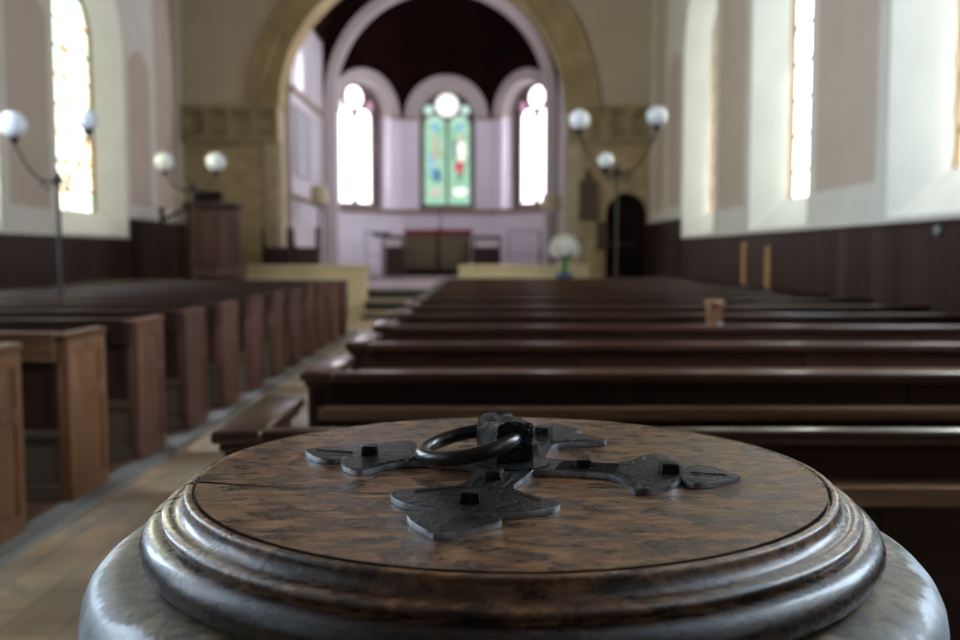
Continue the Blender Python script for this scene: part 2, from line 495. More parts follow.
# ------------------------------------------------------------------ setting
XL, XR, YF, YB, ZC = -6.66, 3.83, 21.2, -5.0, 8.6
bm = bmesh.new(); box(bm, XL-.6, XR+.6, YB-.3, 20.1, -.2, 0); struct(finish('floor', bm, 'floor'))
bm = bmesh.new(); box(bm, XL-.6, XR+.6, YB-.3, YF+1, ZC, ZC+.2); struct(finish('ceiling', bm, 'ceiling'))

SP_D, SP_O, RV = .40, .42, .09      # splay depth, splay offset, straight reveal
SPRING, BOT, GBOT = 5.1, 1.70, 2.12
WIN = {'left': [(14.85, 17.7), (10.35, 13.05), (5.9, 8.6), (1.4, 4.1), (-3.6, -.9)],
       'right': [(15.4, 17.78), (11.0, 13.36), (6.5, 8.86), (2.1, 4.4), (-2.6, -.3)]}
wn = 0
for side, X, sg in (('left', XL, -1), ('right', XR, 1)):
    fn = lambda u, v, w, X=X, sg=sg: (X+sg*w, u, v)
    holes = [arch((a+b)/2, (b-a)/2, BOT, SPRING) for a, b in WIN[side]]
    bm = bmesh.new()
    plate(bm, rect(YB-.3, YF+.9, -.1, ZC), holes, 0, .02, fn)
    struct(finish('wall_'+side, bm, 'plaster_pale'))
    bm = bmesh.new()
    plate(bm, rect(YB-.3, YF+.9, -.1, ZC), [arch((a+b)/2, (b-a)/2-SP_O+.1, GBOT-.06, SPRING) for a, b in WIN[side]], .5, .75, fn)
    struct(finish('wall_'+side+'_outer', bm, 'sillstone'))
    for i, (a, b) in enumerate(WIN[side]):
        wn += 1
        c, hw = (a+b)/2, (b-a)/2
        g = hw-SP_O
        root = bpy.data.objects.new('window_%d' % wn, None); C.objects.link(root); root.location = (X, c, 0); struct(root)
        lf = lambda u, v, w, sg=sg: (sg*w, u, v)
        bm = bmesh.new()
        A = [lf(u, v, 0) for u, v in arch(0, hw, BOT, SPRING)]
        B = [lf(u, v, SP_D) for u, v in arch(0, g, GBOT, SPRING)]
        loft(bm, A, B)
        finish('splayed_reveal', bm, 'reveal', root)
        bm = bmesh.new()
        loft(bm, B, [lf(u, v, SP_D+RV+.05) for u, v in arch(0, g, GBOT, SPRING)])
        finish('window_frame', bm, 'framestone', root)
        bm = bmesh.new()
        plate(bm, arch(0, g, GBOT, SPRING), [], SP_D+RV, SP_D+RV+.01, lf)
        near = b < 5 or (side == 'left' and b < 9)
        gm = 'g_%s_%d' % (side, i)
        finish('window_pane', bm, gm, root)
        if not near:
            bm = bmesh.new()
            w = SP_D+RV-.02
            x = sg*w
            for k in range(8):
                z = GBOT+.35+k*.48
                hh = g if z < SPRING else sqrt(max(0, g*g-(z-SPRING)**2))
                if hh > .1: box(bm, x-.012, x+.012, -hh, hh, z-.022, z+.022)
            box(bm, x-.012, x+.012, -.018, .018, GBOT, SPRING+g)
            finish('glazing_bars', bm, 'iron_dark', root)

# painted wall panels inside pale borders (round-shouldered corners)
def wall_panel(name, side, y0, y1, z0, z1, ch, mat='plaster'):
    X, sg = (XL, -1) if side == 'left' else (XR, 1)
    fn = lambda u, v, w: (X+sg*w, u, v)
    bm = bmesh.new()
    if z1 - z0 > 5.5: pts = rect(y0, y1, z0, z1)
    else: pts = [(y0, z0), (y1, z0), (y1, z1), (y1-ch, z1+ch*.75), (y0+ch, z1+ch*.75), (y0, z1)]
    plate(bm, pts, [], -.006, .01, fn)
    return struct(finish(name, bm, mat))
tn = 0
for side in ('left', 'right'):
    ws = sorted(WIN[side])
    for (a, b), (a2, b2) in zip(ws, ws[1:]):
        tn += 1
        wall_panel('trim_%d' % tn, side, b+.27, a2-.27, 2.06, 5.0 if side == 'left' else 6.4, .5)
    b = ws[-1][1]
    tn += 1; wall_panel('trim_%d' % tn, side, b+.25, b+1.35, 2.3, 5.0, .4)
    tn += 1; wall_panel('trim_%d' % tn, side, b+1.7, YF-.55, 2.3, 8.0, .3)

# boarded dado
for side, X, sg in (('left', XL, -1), ('right', XR, 1)):
    bm = bmesh.new()
    x0, x1 = sorted((X-sg*.045, X+sg*.01))
    box(bm, x0, x1, YB, 17.82, 0, 1.60)
    x0, x1 = sorted((X-sg*.075, X+sg*.01))
    box(bm, x0, x1, YB, 17.82, 1.60, 1.645, .008)
    struct(finish('baseboard_'+side, bm, 'panel'))
    bm = bmesh.new()
    x0, x1 = sorted((X-sg*.07, X+sg*.01))
    box(bm, x0, x1, 17.82, YF, 0, 1.98)
    x0, x1 = sorted((X-sg*.10, X+sg*.01))
    box(bm, x0, x1, 17.82, YF, 1.98, 2.03, .008)
    struct(finish('baseboard_'+side+'_tall', bm, 'panel'))
for i, y in enumerate((13.33, 12.22)):  # raised strips, paler and more orange than the dado
    bm = bmesh.new(); box(bm, XR-.085, XR-.046, y-.065, y+.065, .55, 1.46 if i else 1.53, .006)
    o = finish('wall_batten', bm, 'orange_strip')
    tag(o, ('pale orange batten on the dark dado, farther of the pair' if i == 0 else 'pale orange batten on the dark dado, nearer and shorter of the pair'), 'batten', 'pale strips on the dado')
bm = bmesh.new(); lathe(bm, [(.0, 0), (.05, 0), (.05, .02), (.035, .035), (.0, .04)], 24, close=False)
o = finish('wall_disc', bm, 'disc', smooth=True); o.rotation_euler = (0, -pi/2, 0); o.location = (XR-.046, 7.72, 1.555)
tag(o, 'small round grey metal disc fixed high on the right dado', 'fitting')

# west wall behind the camera with a window added for fill light
bm = bmesh.new()
plate(bm, rect(XL-.7, XR+.7, -.1, ZC), [arch(-1.4, 1.1, 3.0, 5.6)], 0, .3, lambda u, v, w: (u, YB-w, v))
struct(finish('wall_back', bm, 'panel'))
root = bpy.data.objects.new('window_20', None); C.objects.link(root); root.location = (-1.4, YB-.25, 0); struct(root)
bm = bmesh.new(); plate(bm, arch(0, 1.12, 2.98, 5.6), [], 0, .01, lambda u, v, w: (u, -w, v)); finish('window_pane', bm, 'g_west_fill', root)
bm = bmesh.new()
for z in (3.6, 4.2, 4.8, 5.4, 6.0): box(bm, -1.05, 1.05, .01, .03, z-.015, z+.015)
box(bm, -.03, .03, .01, .04, 3.0, 6.65); finish('glazing_bars', bm, 'iron_dark', root)

# chancel arch wall
AC, RI, RO, AS = -1.28, 3.27, 3.88, 4.63
fw = lambda u, v, w: (u, YF+w, v)
def jamb_poly(x0, x1, holes=(), z1=3.92):
    bm = bmesh.new(); plate(bm, rect(x0, x1, -.1, z1), list(holes), 0, .8, fw); return bm
DX, DR, DS = 3.33, .485, 2.25
struct(finish('wall_far_left', jamb_poly(XL, AC-RI), 'ashlar'))
struct(finish('wall_far_right', jamb_poly(AC+RI, XR, [arch(DX, DR, 0, DS)]), 'ashlar'))
bm = bmesh.new()
pts = [(XL, 3.92), (AC-RI, 3.92)]
n = 48
for i in range(n+1):
    a = pi-pi*i/n
    pts.append((AC+RI*cos(a), AS+RI*sin(a)))
pts += [(AC+RI, 3.92), (XR, 3.92), (XR, 10.6), (XL, 10.6)]
plate(bm, pts, [], 0, .8, fw)
struct(finish('wall_far', bm, 'plaster_far'))
# arch orders
bm = bmesh.new()
ringplate(bm, (AC, AS), RI+.30, RO, -.10, .05, fw)
ringplate(bm, (AC, AS), RI-.0, RI+.30, -.02, .05, fw)
ringplate(bm, (AC, AS), RI+.26, RI+.34, -.15, .02, fw)
ringplate(bm, (AC, AS), RO-.05, RO+.03, -.14, .02, fw)
ringplate(bm, (AC, AS), RI-.03, RI+.02, -.02, .82, fw)
struct(finish('trim_30', bm, 'ashlar_ring'))
# responds (jamb pilasters) under the arch
bm = bmesh.new()
for x, s in ((AC-RI, 1), (AC+RI, -1)):
    x0, x1 = sorted((x-s*.30, x+s*.03)); box(bm, x0, x1, YF-.08, YF+.02, 0, 3.92, .02)
    x0, x1 = sorted((x-s*.02, x+s*.05)); box(bm, x0, x1, YF+.12, YF+.7, 0, 3.92, .02)
struct(finish('trim_31', bm, 'sillstone'))
# carved frieze on both sides
bm = bmesh.new()
for x0, x1 in ((XL+.01, AC-RI+.04), (AC+RI-.04, XR-.01)):
    box(bm, x0, x1, YF-.05, YF+.02, 3.90, 4.62)
    box(bm, x0, x1, YF-.24, YF, 4.55, 4.66, .02); box(bm, x0, x1, YF-.22, YF, 3.84, 3.97, .02)
    k = 4; w = (x1-x0)/k
    for i in range(k+1):
        xx = x0+w*i
        box(bm, max(x0, xx-.08), min(x1, xx+.08), YF-.19, YF, 3.95, 4.58, .02)
    for i in range(k):
        cc = x0+w*(i+.5)
        ring = [(cc+.19*cos(2*pi*q/24), YF-.06, 4.265+.19*sin(2*pi*q/24)) for q in range(24)]
        tube(bm, ring, .055, 8, True)
struct(finish('trim_32', bm, 'frieze'))

# arched door at the right of the arch
d = bpy.data.objects.new('door_1', None); C.objects.link(d); d.location = (DX, YF+.32, 0); struct(d)
bm = bmesh.new(); plate(bm, arch(0, DR+.02, 0, DS), [], 0, .06, lambda u, v, w: (u, w, v)); finish('door_leaf', bm, 'black', d)
bm = bmesh.new()
for z in (.5, 1.6): box(bm, -DR, DR*.6, -.02, 0, z-.03, z+.03, .004)
finish('strap_hinge', bm, 'iron_dark', d)
bm = bmesh.new(); tube(bm, [(.28+.04*cos(2*pi*q/16), -.03, 1.05+.04*sin(2*pi*q/16)) for q in range(16)], .008, 6, True); finish('ring_handle', bm, 'iron_dark', d)

# chancel
CX, CH, YA, CF = -1.10, 3.30, 26.5, .64
cl, cr = CX-CH, CX+CH
bm = bmesh.new(); box(bm, XL, XR, 20.1, 25.6, -.2, CF); struct(finish('floor_chancel', bm, 'chancel_floor'))
bm = bmesh.new(); box(bm, cl-.3, cr+.3, 25.6, 30.4, -.2, CF+.11); struct(finish('floor_sanctuary', bm, 'chancel_floor'))
# chancel side walls
fl = lambda u, v, w: (cl-w, u, v)
fr = lambda u, v, w: (cr+w, u, v)
cw_c, cw_h, cw_b, cw_s = 23.45, 1.15, 5.35, 5.95
for nm, f, in (('wall_chancel_left', fl), ('wall_chancel_right', fr)):
    bm = bmesh.new(); plate(bm, rect(YF+.8, YA, .2, 8.2), [arch(cw_c-(.25 if f is fr else 0), cw_h if f is fl else .8, cw_b, cw_s)], 0, .25, f); struct(finish(nm, bm, 'lavender'))
for k, (x, s, gm) in enumerate(((cl, -1, 'g_chancel_l'), (cr, 1, 'g_chancel'))):  # right-hand window is out of view, added to brighten the chancel
    root = bpy.data.objects.new('window_%d' % (21+k), None); C.objects.link(root); root.location = (x, cw_c-(.25 if s > 0 else 0), 0); struct(root)
    bm = bmesh.new(); plate(bm, arch(0, (cw_h if s < 0 else .8)+.02, cw_b-.02, cw_s), [], .2, .22, lambda u, v, w, s=s: (s*w, u, v)); finish('window_pane', bm, gm, root)
    bm = bmesh.new(); box(bm, s*.16-.02, s*.16+.02, -.04, .04, cw_b, cw_s+(cw_h if s < 0 else .8))
    finish('mullion', bm, 'lavender', root)
# string course on left chancel wall + slate panel
bm = bmesh.new(); box(bm, cl-.02, cl+.06, YF+.8, YA, 2.66, 2.76, .01)
box(bm, cl-.02, cl+.06, YF+.8, YA, 5.16, 5.28, .01)
struct(finish('trim_33', bm, 'string'))
o = thing('memorial_tablet', 'blue-grey memorial tablet on the left chancel wall beside the arch', 'tablet', (cl, 23.2, 3.3))
bm = bmesh.new(); box(bm, 0, .04, -.85, .85, 0, 1.5, .01); finish('slab', bm, 'slate', o)
bm = bmesh.new()
for z in (-.06, 1.5): box(bm, 0, .07, -.95, .95, z, z+.07, .01)
for y in (-.95, .86): box(bm, 0, .07, y, y+.09, 0, 1.5, .01)
finish('tablet_frame', bm, 'ringplaster', o)
# vault
bm = bmesh.new()
P = []
for i in range(25):
    a = pi*i/24
    P.append((CX+(CH+.1)*cos(a), 7.0+2.6*sin(a)))
pts = P+[(CX-CH-.1, 10.2), (CX+CH+.1, 10.2)]
for (x, z), (x2, z2) in zip(P, P[1:]):
    q = [bm.verts.new((x, YF+.75, z)), bm.verts.new((x2, YF+.75, z2)), bm.verts.new((x2, YA+.1, z2)), bm.verts.new((x, YA+.1, z))]
    bm.faces.new(q)
bmesh.ops.remove_doubles(bm, verts=bm.verts, dist=1e-4)
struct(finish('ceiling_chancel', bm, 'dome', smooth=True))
# apse arch wall
AR, ASP = 2.97, 5.75
bm = bmesh.new()
pts = [(cl-.3, .2), (CX-AR, .2)]
for i in range(49):
    a = pi-pi*i/48
    pts.append((CX+AR*cos(a), ASP+AR*sin(a)))
pts += [(CX+AR, .2), (cr+.3, .2), (cr+.3, 10.0), (cl-.3, 10.0)]
fa = lambda u, v, w: (u, YA+w, v)
plate(bm, pts, [], 0, .35, fa)
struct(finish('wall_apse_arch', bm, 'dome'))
bm = bmesh.new()
ringplate(bm, (CX, ASP), AR-.02, AR+.26, -.06, .36, fa, n=48)
for x0, x1 in ((CX-AR-.26, CX-AR+.02), (CX+AR-.02, CX+AR+.26)): box(bm, x0, x1, YA-.06, YA+.36, CF, ASP)
struct(finish('trim_34', bm, 'ringplaster'))
bm = bmesh.new()
for x0, x1 in ((CX-CH, CX-AR-.2), (CX+AR+.2, CX+CH)): box(bm, x0, x1, YA-.03, YA+.02, CF, ASP)
struct(finish('trim_35', bm, 'string'))

# apse : three facets of an octagon
AX, AY, AP = -1.02, 25.42, 3.31
FWH = AP*math.tan(pi/8)
Z0, Z1, IMP = CF, 7.2, 5.5
def facet(th):
    n = Vector((sin(th), cos(th), 0)); t = Vector((cos(th), -sin(th), 0))
    c = Vector((AX, AY, 0))+n*AP
    return lambda u, v, w: tuple(c+t*u+n*w+Vector((0, 0, v)))
def mosaic(u, v, side):
    """glass colour of the middle window at height fraction v and u in -1..1 of its light; side 0 or 1"""
    jit = random.random()
    u2 = u+random.uniform(-.12, .12); v2 = v+random.uniform(-.012, .012)
    E = lambda cu, cv, ru, rv: ((u2-cu)/ru)**2+((v2-cv)/rv)**2 < 1
    if v > .90: return 'pale' if jit < .6 else 'green'
    if abs(u) > .76: return ('green', 'moss', 'pale')[int(jit*2.99)]
    if E(0, .86, .35, .035): return 'sky'
    if v < .07: return 'green' if jit < .8 else 'pale'
    if side == 0:
        if E(-.05, .73, .26, .05): return 'flesh'
        if E(.1, .58, .40, .10): return 'flesh' if jit < .6 else 'moss'
        if E(-.30, .47, .30, .12): return 'sky' if jit < .7 else 'pale'
        if E(.1, .33, .42, .07): return 'navy' if jit < .75 else 'sky'
        if E(0, .14, .60, .05): return 'pink' if jit < .55 else 'pale'
    else:
        if E(.05, .74, .22, .045): return 'flesh'
        if E(.18, .60, .42, .12): return 'white' if jit < .75 else 'flesh'
        if E(-.40, .62, .16, .12): return 'dark'
        if E(.0, .43, .42, .075): return 'red' if jit < .85 else 'pink'
        if E(.1, .33, .30, .03): return 'dark'
        if E(.1, .15, .62, .05): return 'white'
    return 'green' if jit < .5 else 'moss' if jit < .75 else 'pale'
apse_bits = []
for k, th in enumerate((-pi/4, 0, pi/4)):
    f = facet(th)
    OH, OB = (.86 if k == 1 else .95), 2.72
    hole = arch(0, OH, OB, IMP)
    bm = bmesh.new()
    # lower white wall up to the impost, dark painted spandrel above it
    low = [(-FWH, Z0), (FWH, Z0), (FWH, IMP), (OH, IMP), (OH, OB), (-OH, OB), (-OH, IMP), (-FWH, IMP)]
    plate(bm, low, [], 0, .70, f)
    struct(finish('wall_apse_%s' % ('left', 'middle', 'right')[k], bm, 'apse_plaster_lit'))
    bm = bmesh.new()
    up = [(-FWH, IMP), (-OH, IMP)]+[(OH*cos(pi-pi*i/20), IMP+OH*sin(pi-pi*i/20)) for i in range(1, 20)]+[(OH, IMP), (FWH, IMP), (FWH, Z1), (-FWH, Z1)]
    plate(bm, up, [], 0, .70, f)
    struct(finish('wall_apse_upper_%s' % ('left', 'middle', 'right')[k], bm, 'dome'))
    bm = bmesh.new()
    ringplate(bm, (0, IMP), OH-.01, 1.27, -.06, .05, f)
    ringplate(bm, (0, IMP), OH-.01, OH+.12, -.03, .50, f)
    struct(finish('trim_%d' % (40+k), bm, 'ringplaster'))
    bm = bmesh.new()
    for u0, u1 in ((-FWH, -OH), (OH, FWH)):
        vs = []
        plate(bm, rect(u0, u1, IMP-.08, IMP), [], -.07, .02, f)
    plate(bm, rect(-FWH, FWH, OB-.14, OB-.02), [], -.08, .02, f)
    struct(finish('trim_%d' % (43+k), bm, 'string'))
    # window: tracery plate and its lights
    root = bpy.data.objects.new('window_%d' % (31+k), None); C.objects.link(root); struct(root)
    root.location = f(0, 0, 0)
    inv = Vector(f(0, 0, 0))
    fl2 = lambda u, v, w, f=f: tuple(Vector(f(u, v, w))-inv)
    lc, lh, ls = (.375, .335, 5.30) if k == 1 else (.345, .275, 5.42)
    lan = [arch(s*lc, lh, 2.90, ls, 14) for s in (-1, 1)]
    rd = circle((0, 5.95 if k == 1 else 6.02), .36 if k == 1 else .33); sm = [circle((s*.565, 5.80), .16, 16) for s in (-1, 1)]
    bm = bmesh.new()
    plate(bm, arch(0, OH+.02, OB-.02, IMP), lan+[rd]+sm, .50, .60, fl2)
    finish('tracery', bm, 'tracery', root)
    panes = [(lan[0], 0), (lan[1], 1), (rd, 2), (sm[0], 3), (sm[1], 4)]
    for lp, idx in panes:
        bm = bmesh.new()
        if k == 1 and idx < 2:
            c0 = (-.375, .375)[idx]
            nu, nv = 16, 72
            vs = [[bm.verts.new(fl2(c0-.36+.72*i/nu, 2.88+2.78*j/nv, .58)) for i in range(nu+1)] for j in range(nv+1)]
            for j in range(nv):
                for i in range(nu):
                    fc = bm.faces.new((vs[j][i], vs[j][i+1], vs[j+1][i+1], vs[j+1][i]))
                    random.seed((j*31+i*7+idx*101))
                    fc.material_index = PAL.index(mosaic((i+.5)/nu*2-1, (j+.5)/nv, idx))
            finish('glass_light', bm, ['s_'+p for p in PAL], root)
        else:
            c0 = (sum(p[0] for p in lp)/len(lp), sum(p[1] for p in lp)/len(lp))
            big = [(c0[0]+(p[0]-c0[0])*1.04, c0[1]+(p[1]-c0[1])*1.02) for p in lp]
            plate(bm, big, [], .565, .585, fl2)
            mt = 'g_side' if k != 1 else ('s_white' if idx == 2 else 's_pale')
            if k == 0 and idx == 4 or k == 2 and idx == 3: mt = 'g_pink'
            finish('glass_light', bm, mt, root)
# half dome
bm = bmesh.new()
an = [-pi*5/8, -3*pi/8, -pi/8, pi/8, 3*pi/8, pi*5/8]
R8 = AP/cos(pi/8)
rows = []
for j in range(9):
    a = pi/2*j/8
    rows.append([bm.verts.new((AX+R8*sin(t)*cos(a), AY+.9*sin(a)+R8*cos(t)*cos(a)+(0), Z1-.02+2.3*sin(a))) for t in an])
for j in range(8):
    for i in range(5):
        bm.faces.new((rows[j][i], rows[j][i+1], rows[j+1][i+1], rows[j+1][i]))
struct(finish('ceiling_apse', bm, 'dome'))

# chancel low screen walls
for nm, x0, x1 in (('wall_screen_left', AC-RI-.4, -2.42), ('wall_screen_right', -.46, 2.3)):
    bm = bmesh.new(); box(bm, x0, x1, 19.85, 20.12, 0, 1.04); box(bm, x0, x1+(.03 if x1 < 0 else 0), 19.78, 20.18, 1.04, 1.13, .03)
    struct(finish(nm, bm, 'cream_stone'))
# chancel steps
for i, (y, z) in enumerate(((18.45, .03), (19.05, .17), (19.55, .40))):
    bm = bmesh.new(); y1 = 20.1
    x1 = -.46 if i else -.5
    box(bm, -2.42, x1, y+.03, y1, 0 if i else .0, z-.05 if z > .1 else z-.01); 
    for f_ in bm.faces: f_.material_index = 1
    box(bm, -2.42, x1, y, y1, z-.045 if z > .1 else 0, z, .006, mat_index=0)
    struct(finish('floor_step_%d' % (i+1), bm, ['step_stone', 'riser']))
bm = bmesh.new(); box(bm, -2.42, -.46, 20.085, 20.1, .40, CF-.05); struct(finish('floor_step_4', bm, 'riser'))
# pew platforms and stone kerbs beside the aisle
bm = bmesh.new(); box(bm, XL+.05, -2.24, 3.0, 15.9, 0, .03); struct(finish('floor_platform_left', bm, 'boards'))
bm = bmesh.new(); box(bm, -.60, XR-.05, 1.6, 17.2, 0, .03); struct(finish('floor_platform_right', bm, 'boards'))
bm = bmesh.new(); box(bm, -2.24, -2.08, -2, 16.2, 0, .032, .004); struct(finish('trim_46', bm, 'kerb'))

# ------------------------------------------------------------------ pews
def pew_parts(root, L, sgn, brown, rail='pew_rail', end='pew_brown'):
    """sgn +1: pew runs to +x from its aisle end; -1: to -x. back of the pew faces -y (the camera)"""
    B = lambda bm, x0, x1, *a, **k: box(bm, min(sgn*x0, sgn*x1), max(sgn*x0, sgn*x1), *a, **k)
    pb, pv = ('pew_dark', end) if brown else ('pew_dark', 'pew_dark_v')  # brown pews: shade below the rail put into darker backs and seats
    bm = bmesh.new()
    # aisle end with raised stiles and panels on the aisle face
    B(bm, 0, .05, 0, .50, 0, .90, .006)
    for z0, z1 in ((.0, .12), (.56, .64), (.82, .895)): B(bm, -.012, .004, .01, .49, z0, z1, .004)
    for y0, y1 in ((.005, .07), (.43, .495)): B(bm, -.012, .004, y0, y1, .05, .89, .004)
    finish('bench_end', bm, pv, root, smooth=True)
    bm = bmesh.new()
    if brown:
        B(bm, -.018, .065, -.012, .515, .90, .94, .012, 3)
    else:
        B(bm, -.035, .085, -.035, .53, .912, .945, .010, 3); B(bm, -.02, .07, -.02, .515, .89, .914, .008)
    finish('end_cap', bm, pv if brown else 'pew_rail', root, smooth=True)
    bm = bmesh.new(); B(bm, .05, L, .012, .034, .42, .91); 
    for k in range(5):
        x = .05+(L-.05)*k/4
        B(bm, max(.05, x-.04), min(L, x+.04), .0, .012, .42, .905, .003)
    finish('backrest', bm, pb, root)
    if brown:
        bm = bmesh.new(); B(bm, .05, L, -.028, .04, .795, .942, .008, 3); B(bm, .05, L, -.040, .045, .925, .945, .006); B(bm, .05, L, -.036, .02, .79, .805, .004)
        finish('top_rail', bm, rail, root, smooth=True)
    else:
        bm = bmesh.new(); B(bm, .05, L, -.022, .045, .905, .942, .010, 3); finish('top_rail', bm, rail, root, smooth=True)
        bm = bmesh.new()
        B(bm, .05, L, -.135, .012, .795, .822, .006); B(bm, .05, L, -.145, -.128, .795, .838, .004)
        finish('book_ledge', bm, 'pew_ledge', root, smooth=True)
        for q in range(4):
            x = .25+(L-.5)*q/3
            bm = bmesh.new(); B(bm, x-.015, x+.015, -.10, .012, .66, .796, .004); finish('ledge_bracket', bm, pb, root)
    bm = bmesh.new(); B(bm, .05, L, .03, .43, .42, .45, .008); finish('seat', bm, pb, root, smooth=True)
    bm = bmesh.new(); B(bm, .05, L, .015, .035, .03, .42); B(bm, .05, L, -.005, .016, .03, .12, .004); B(bm, .05, L, -.005, .016, .37, .42, .004)
    finish('kickboard', bm, 'pew_kick' if brown else pb, root)
    bm = bmesh.new(); B(bm, L-.05, L, 0, .5, .03, .90, .006); finish('bench_end', bm, pv, root)

ORD = ['first', 'second', 'third', 'fourth', 'fifth', 'sixth', 'seventh', 'eighth', 'ninth', 'tenth', 'eleventh', 'twelfth', 'thirteenth', 'fourteenth', 'fifteenth']
def dup(root, loc, label, group):
    r = root.copy(); C.objects.link(r); r.location = loc; r['label'] = label; r['group'] = group
    for ch in list(root.children):
        c = ch.copy(); C.objects.link(c); c.parent = r
    return r
GL = 'brown pews left of the aisle'
GR = 'dark pews right of the aisle'
lab = lambda i: '%s brown oak pew left of the aisle, counting rows from the font' % ORD[i]
pl = thing('church_pew', lab(0), 'pew', (-2.2, 3.93, 0), 0, GL)
pew_parts(pl, 4.3, -1, True, 'pew_brown_h')
dup(pl, (-2.2, 4.93, 0), lab(1), GL)
pl = thing('church_pew', lab(2), 'pew', (-2.2, 5.93, 0), 0, GL)
pew_parts(pl, 4.3, -1, True, 'pew_rail_left', 'pew_end_left')
for i in range(3, 12): dup(pl, (-2.2, 3.93+1.0*i, 0), lab(i), GL)
lab2 = lambda i: '%s dark polished pew right of the aisle, counting rows from the font' % ORD[i]
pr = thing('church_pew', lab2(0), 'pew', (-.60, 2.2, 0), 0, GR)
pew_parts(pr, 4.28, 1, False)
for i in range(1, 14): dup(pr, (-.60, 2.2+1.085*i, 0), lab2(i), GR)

# short post on the pew dividers
o = thing('pew_post', 'short brown wooden post with a flat knob rising above the dark right pews', 'post', (1.575, 6.33, .03))
bm = bmesh.new(); box(bm, -.045, .045, -.11, -.025, .0, .98, .01); finish('shaft', bm, 'pew_brown', o)
bm = bmesh.new(); lathe(bm, [(.03, .98), (.058, .985), (.064, .992), (.064, 1.012), (.058, 1.02), (.02, 1.024)], 20, (0, -.068)); finish('knob', bm, 'pew_ledge', o, smooth=True)
bm = bmesh.new(); sphere(bm, (.03, -.112, .86), .014); finish('hook_plate', bm, 'grey_metal', o, smooth=True)

# ------------------------------------------------------------------ lamp standards with opal globes
def lamp(name, label, loc, zc, globes, pole_r=.024, base=.03):
    """globes: list of (dx, dy, z of globe centre, radius)"""
    o = thing(name, label, 'lamp', loc)
    bm = bmesh.new(); lathe(bm, [(.07, base), (.07, base+.03), (pole_r*1.4, base+.07), (pole_r, base+.2), (pole_r, zc-.05), (pole_r*.8, zc)], 20)
    finish('pole', bm, 'bronze', o, smooth=True)
    bm = bmesh.new(); lathe(bm, [(pole_r, zc-.07), (.05, zc-.05), (.055, zc-.02), (.03, zc+.02), (.012, zc+.06), (.001, zc+.075)], 20)
    finish('collar', bm, 'bronze', o, smooth=True)
    for dx, dy, z, r in globes:
        b = Vector((0, 0, zc-.03)); e = Vector((dx, dy, z-r-.05))
        pts = []
        for i in range(15):
            t = i/14
            q = b.lerp(e, t)
            q.z = b.z+(e.z-b.z)*(t**2.2) - .05*sin(pi*t)
            pts.append(q)
        pts.append(Vector((dx, dy, z-r*.9)))
        bm = bmesh.new(); tube(bm, pts, .013, 8)
        a = finish('arm', bm, 'bronze', o, smooth=True)
        bm = bmesh.new(); lathe(bm, [(.016, z-r-.06), (.05, z-r-.02), (.055, z-r+.02), (.02, z-r+.03)], 18, (dx, dy)); finish('gallery', bm, 'bronze', o, smooth=True)
        bm = bmesh.new(); sphere(bm, (dx, dy, z), r, 28, 18); finish('globe', bm, 'globe', o, smooth=True, angle=180)
    # small scrolled bracket
    bm = bmesh.new()
    for s in (-1, 1):
        tube(bm, [(s*(.02+.16*t), 0, zc-.10+.05*sin(3*pi*t)) for t in [i/12 for i in range(13)]], .009, 6)
    finish('scroll', bm, 'bronze', o, smooth=True)
    return o
lamp('lamp_standard', 'tall brass lamp standard with white globes among the right pews', (1.69, 11.61, 0), 2.40, [(-.475, -.05, 3.0, .125), (.475, -.05, 3.045, .125), (-.02, .9, 2.60, .10)], .018)
lamp('lamp_standard', 'tall lamp standard with white globes in front of the tinted left window', (-4.32, 9.62, 0), 2.15, [(-.43, 0, 2.675, .135), (.18, .35, 2.77, .11)], .022)
lamp('lamp_standard', 'distant lamp standard with two white globes near the pulpit', (-4.47, 14.63, 0), 2.42, [(-.43, 0, 2.79, .15), (.37, 0, 2.79, .15)], .02)

# ------------------------------------------------------------------ pulpit
o = thing('pulpit', 'dark oak octagonal pulpit left of the chancel arch', 'pulpit', (-5.28, 18.55, 0))
bm = bmesh.new()
bmod = [(.26, .0), (.26, .25), (.18, .32), (.18, .72), (.30, .80), (.54, .92), (.56, .98), (.55, 1.02), (.50, 1.06), (.50, 2.22)]
lathe(bm, bmod, 8, a0=pi/8, a1=pi/8+2*pi); finish('body', bm, 'pulpit', o)
bm = bmesh.new(); lathe(bm, [(.50, 2.2), (.55, 2.24), (.58, 2.30), (.58, 2.36), (.50, 2.38)], 8, a0=pi/8, a1=pi/8+2*pi); finish('cornice', bm, 'stall', o)
for k in range(8):
    a = k*pi/4
    bm = bmesh.new()
    q = Matrix.Rotation(a, 4, 'Z')
    for v0, v1, w0, w1 in ((1.14, 1.20, -.16, .16), (2.06, 2.12, -.16, .16), (1.14, 2.12, -.16, -.12), (1.14, 2.12, .12, .16)):
        vs = box(bm, .455, .485, w0, w1, v0, v1)
    bmesh.ops.transform(bm, matrix=q, verts=bm.verts)
    finish('panel_moulding', bm, 'pulpit', o)
bm = bmesh.new(); box(bm, -.20, .26, -.55, -.2, 2.37, 2.43, .01); 
vs = box(bm, -.20, .26, -.52, -.18, 2.42, 2.57, .015)
finish('book_rest', bm, 'black', o)
bm = bmesh.new(); box(bm, -1.05, -.97, -.04, .04, 0, 2.22, .01); box(bm, -1.08, -.94, -.07, .07, 2.22, 2.27, .01); finish('newel', bm, 'stall', o)
bm = bmesh.new(); tube(bm, [(-1.0, 0, 2.05), (-.75, 0, 2.15), (-.45, 0, 2.28)], .035, 8)
for i in range(5): tube(bm, [(-.9+i*.1, 0, .5), (-.9+i*.1, 0, 2.08+i*.04)], .016, 6)
finish('stair_rail', bm, 'stall', o)
bm = bmesh.new()
for i in range(4): box(bm, -1.0+i*.14, -.44, -.35, .35, i*.22, (i+1)*.22)
finish('stair', bm, 'stall', o)

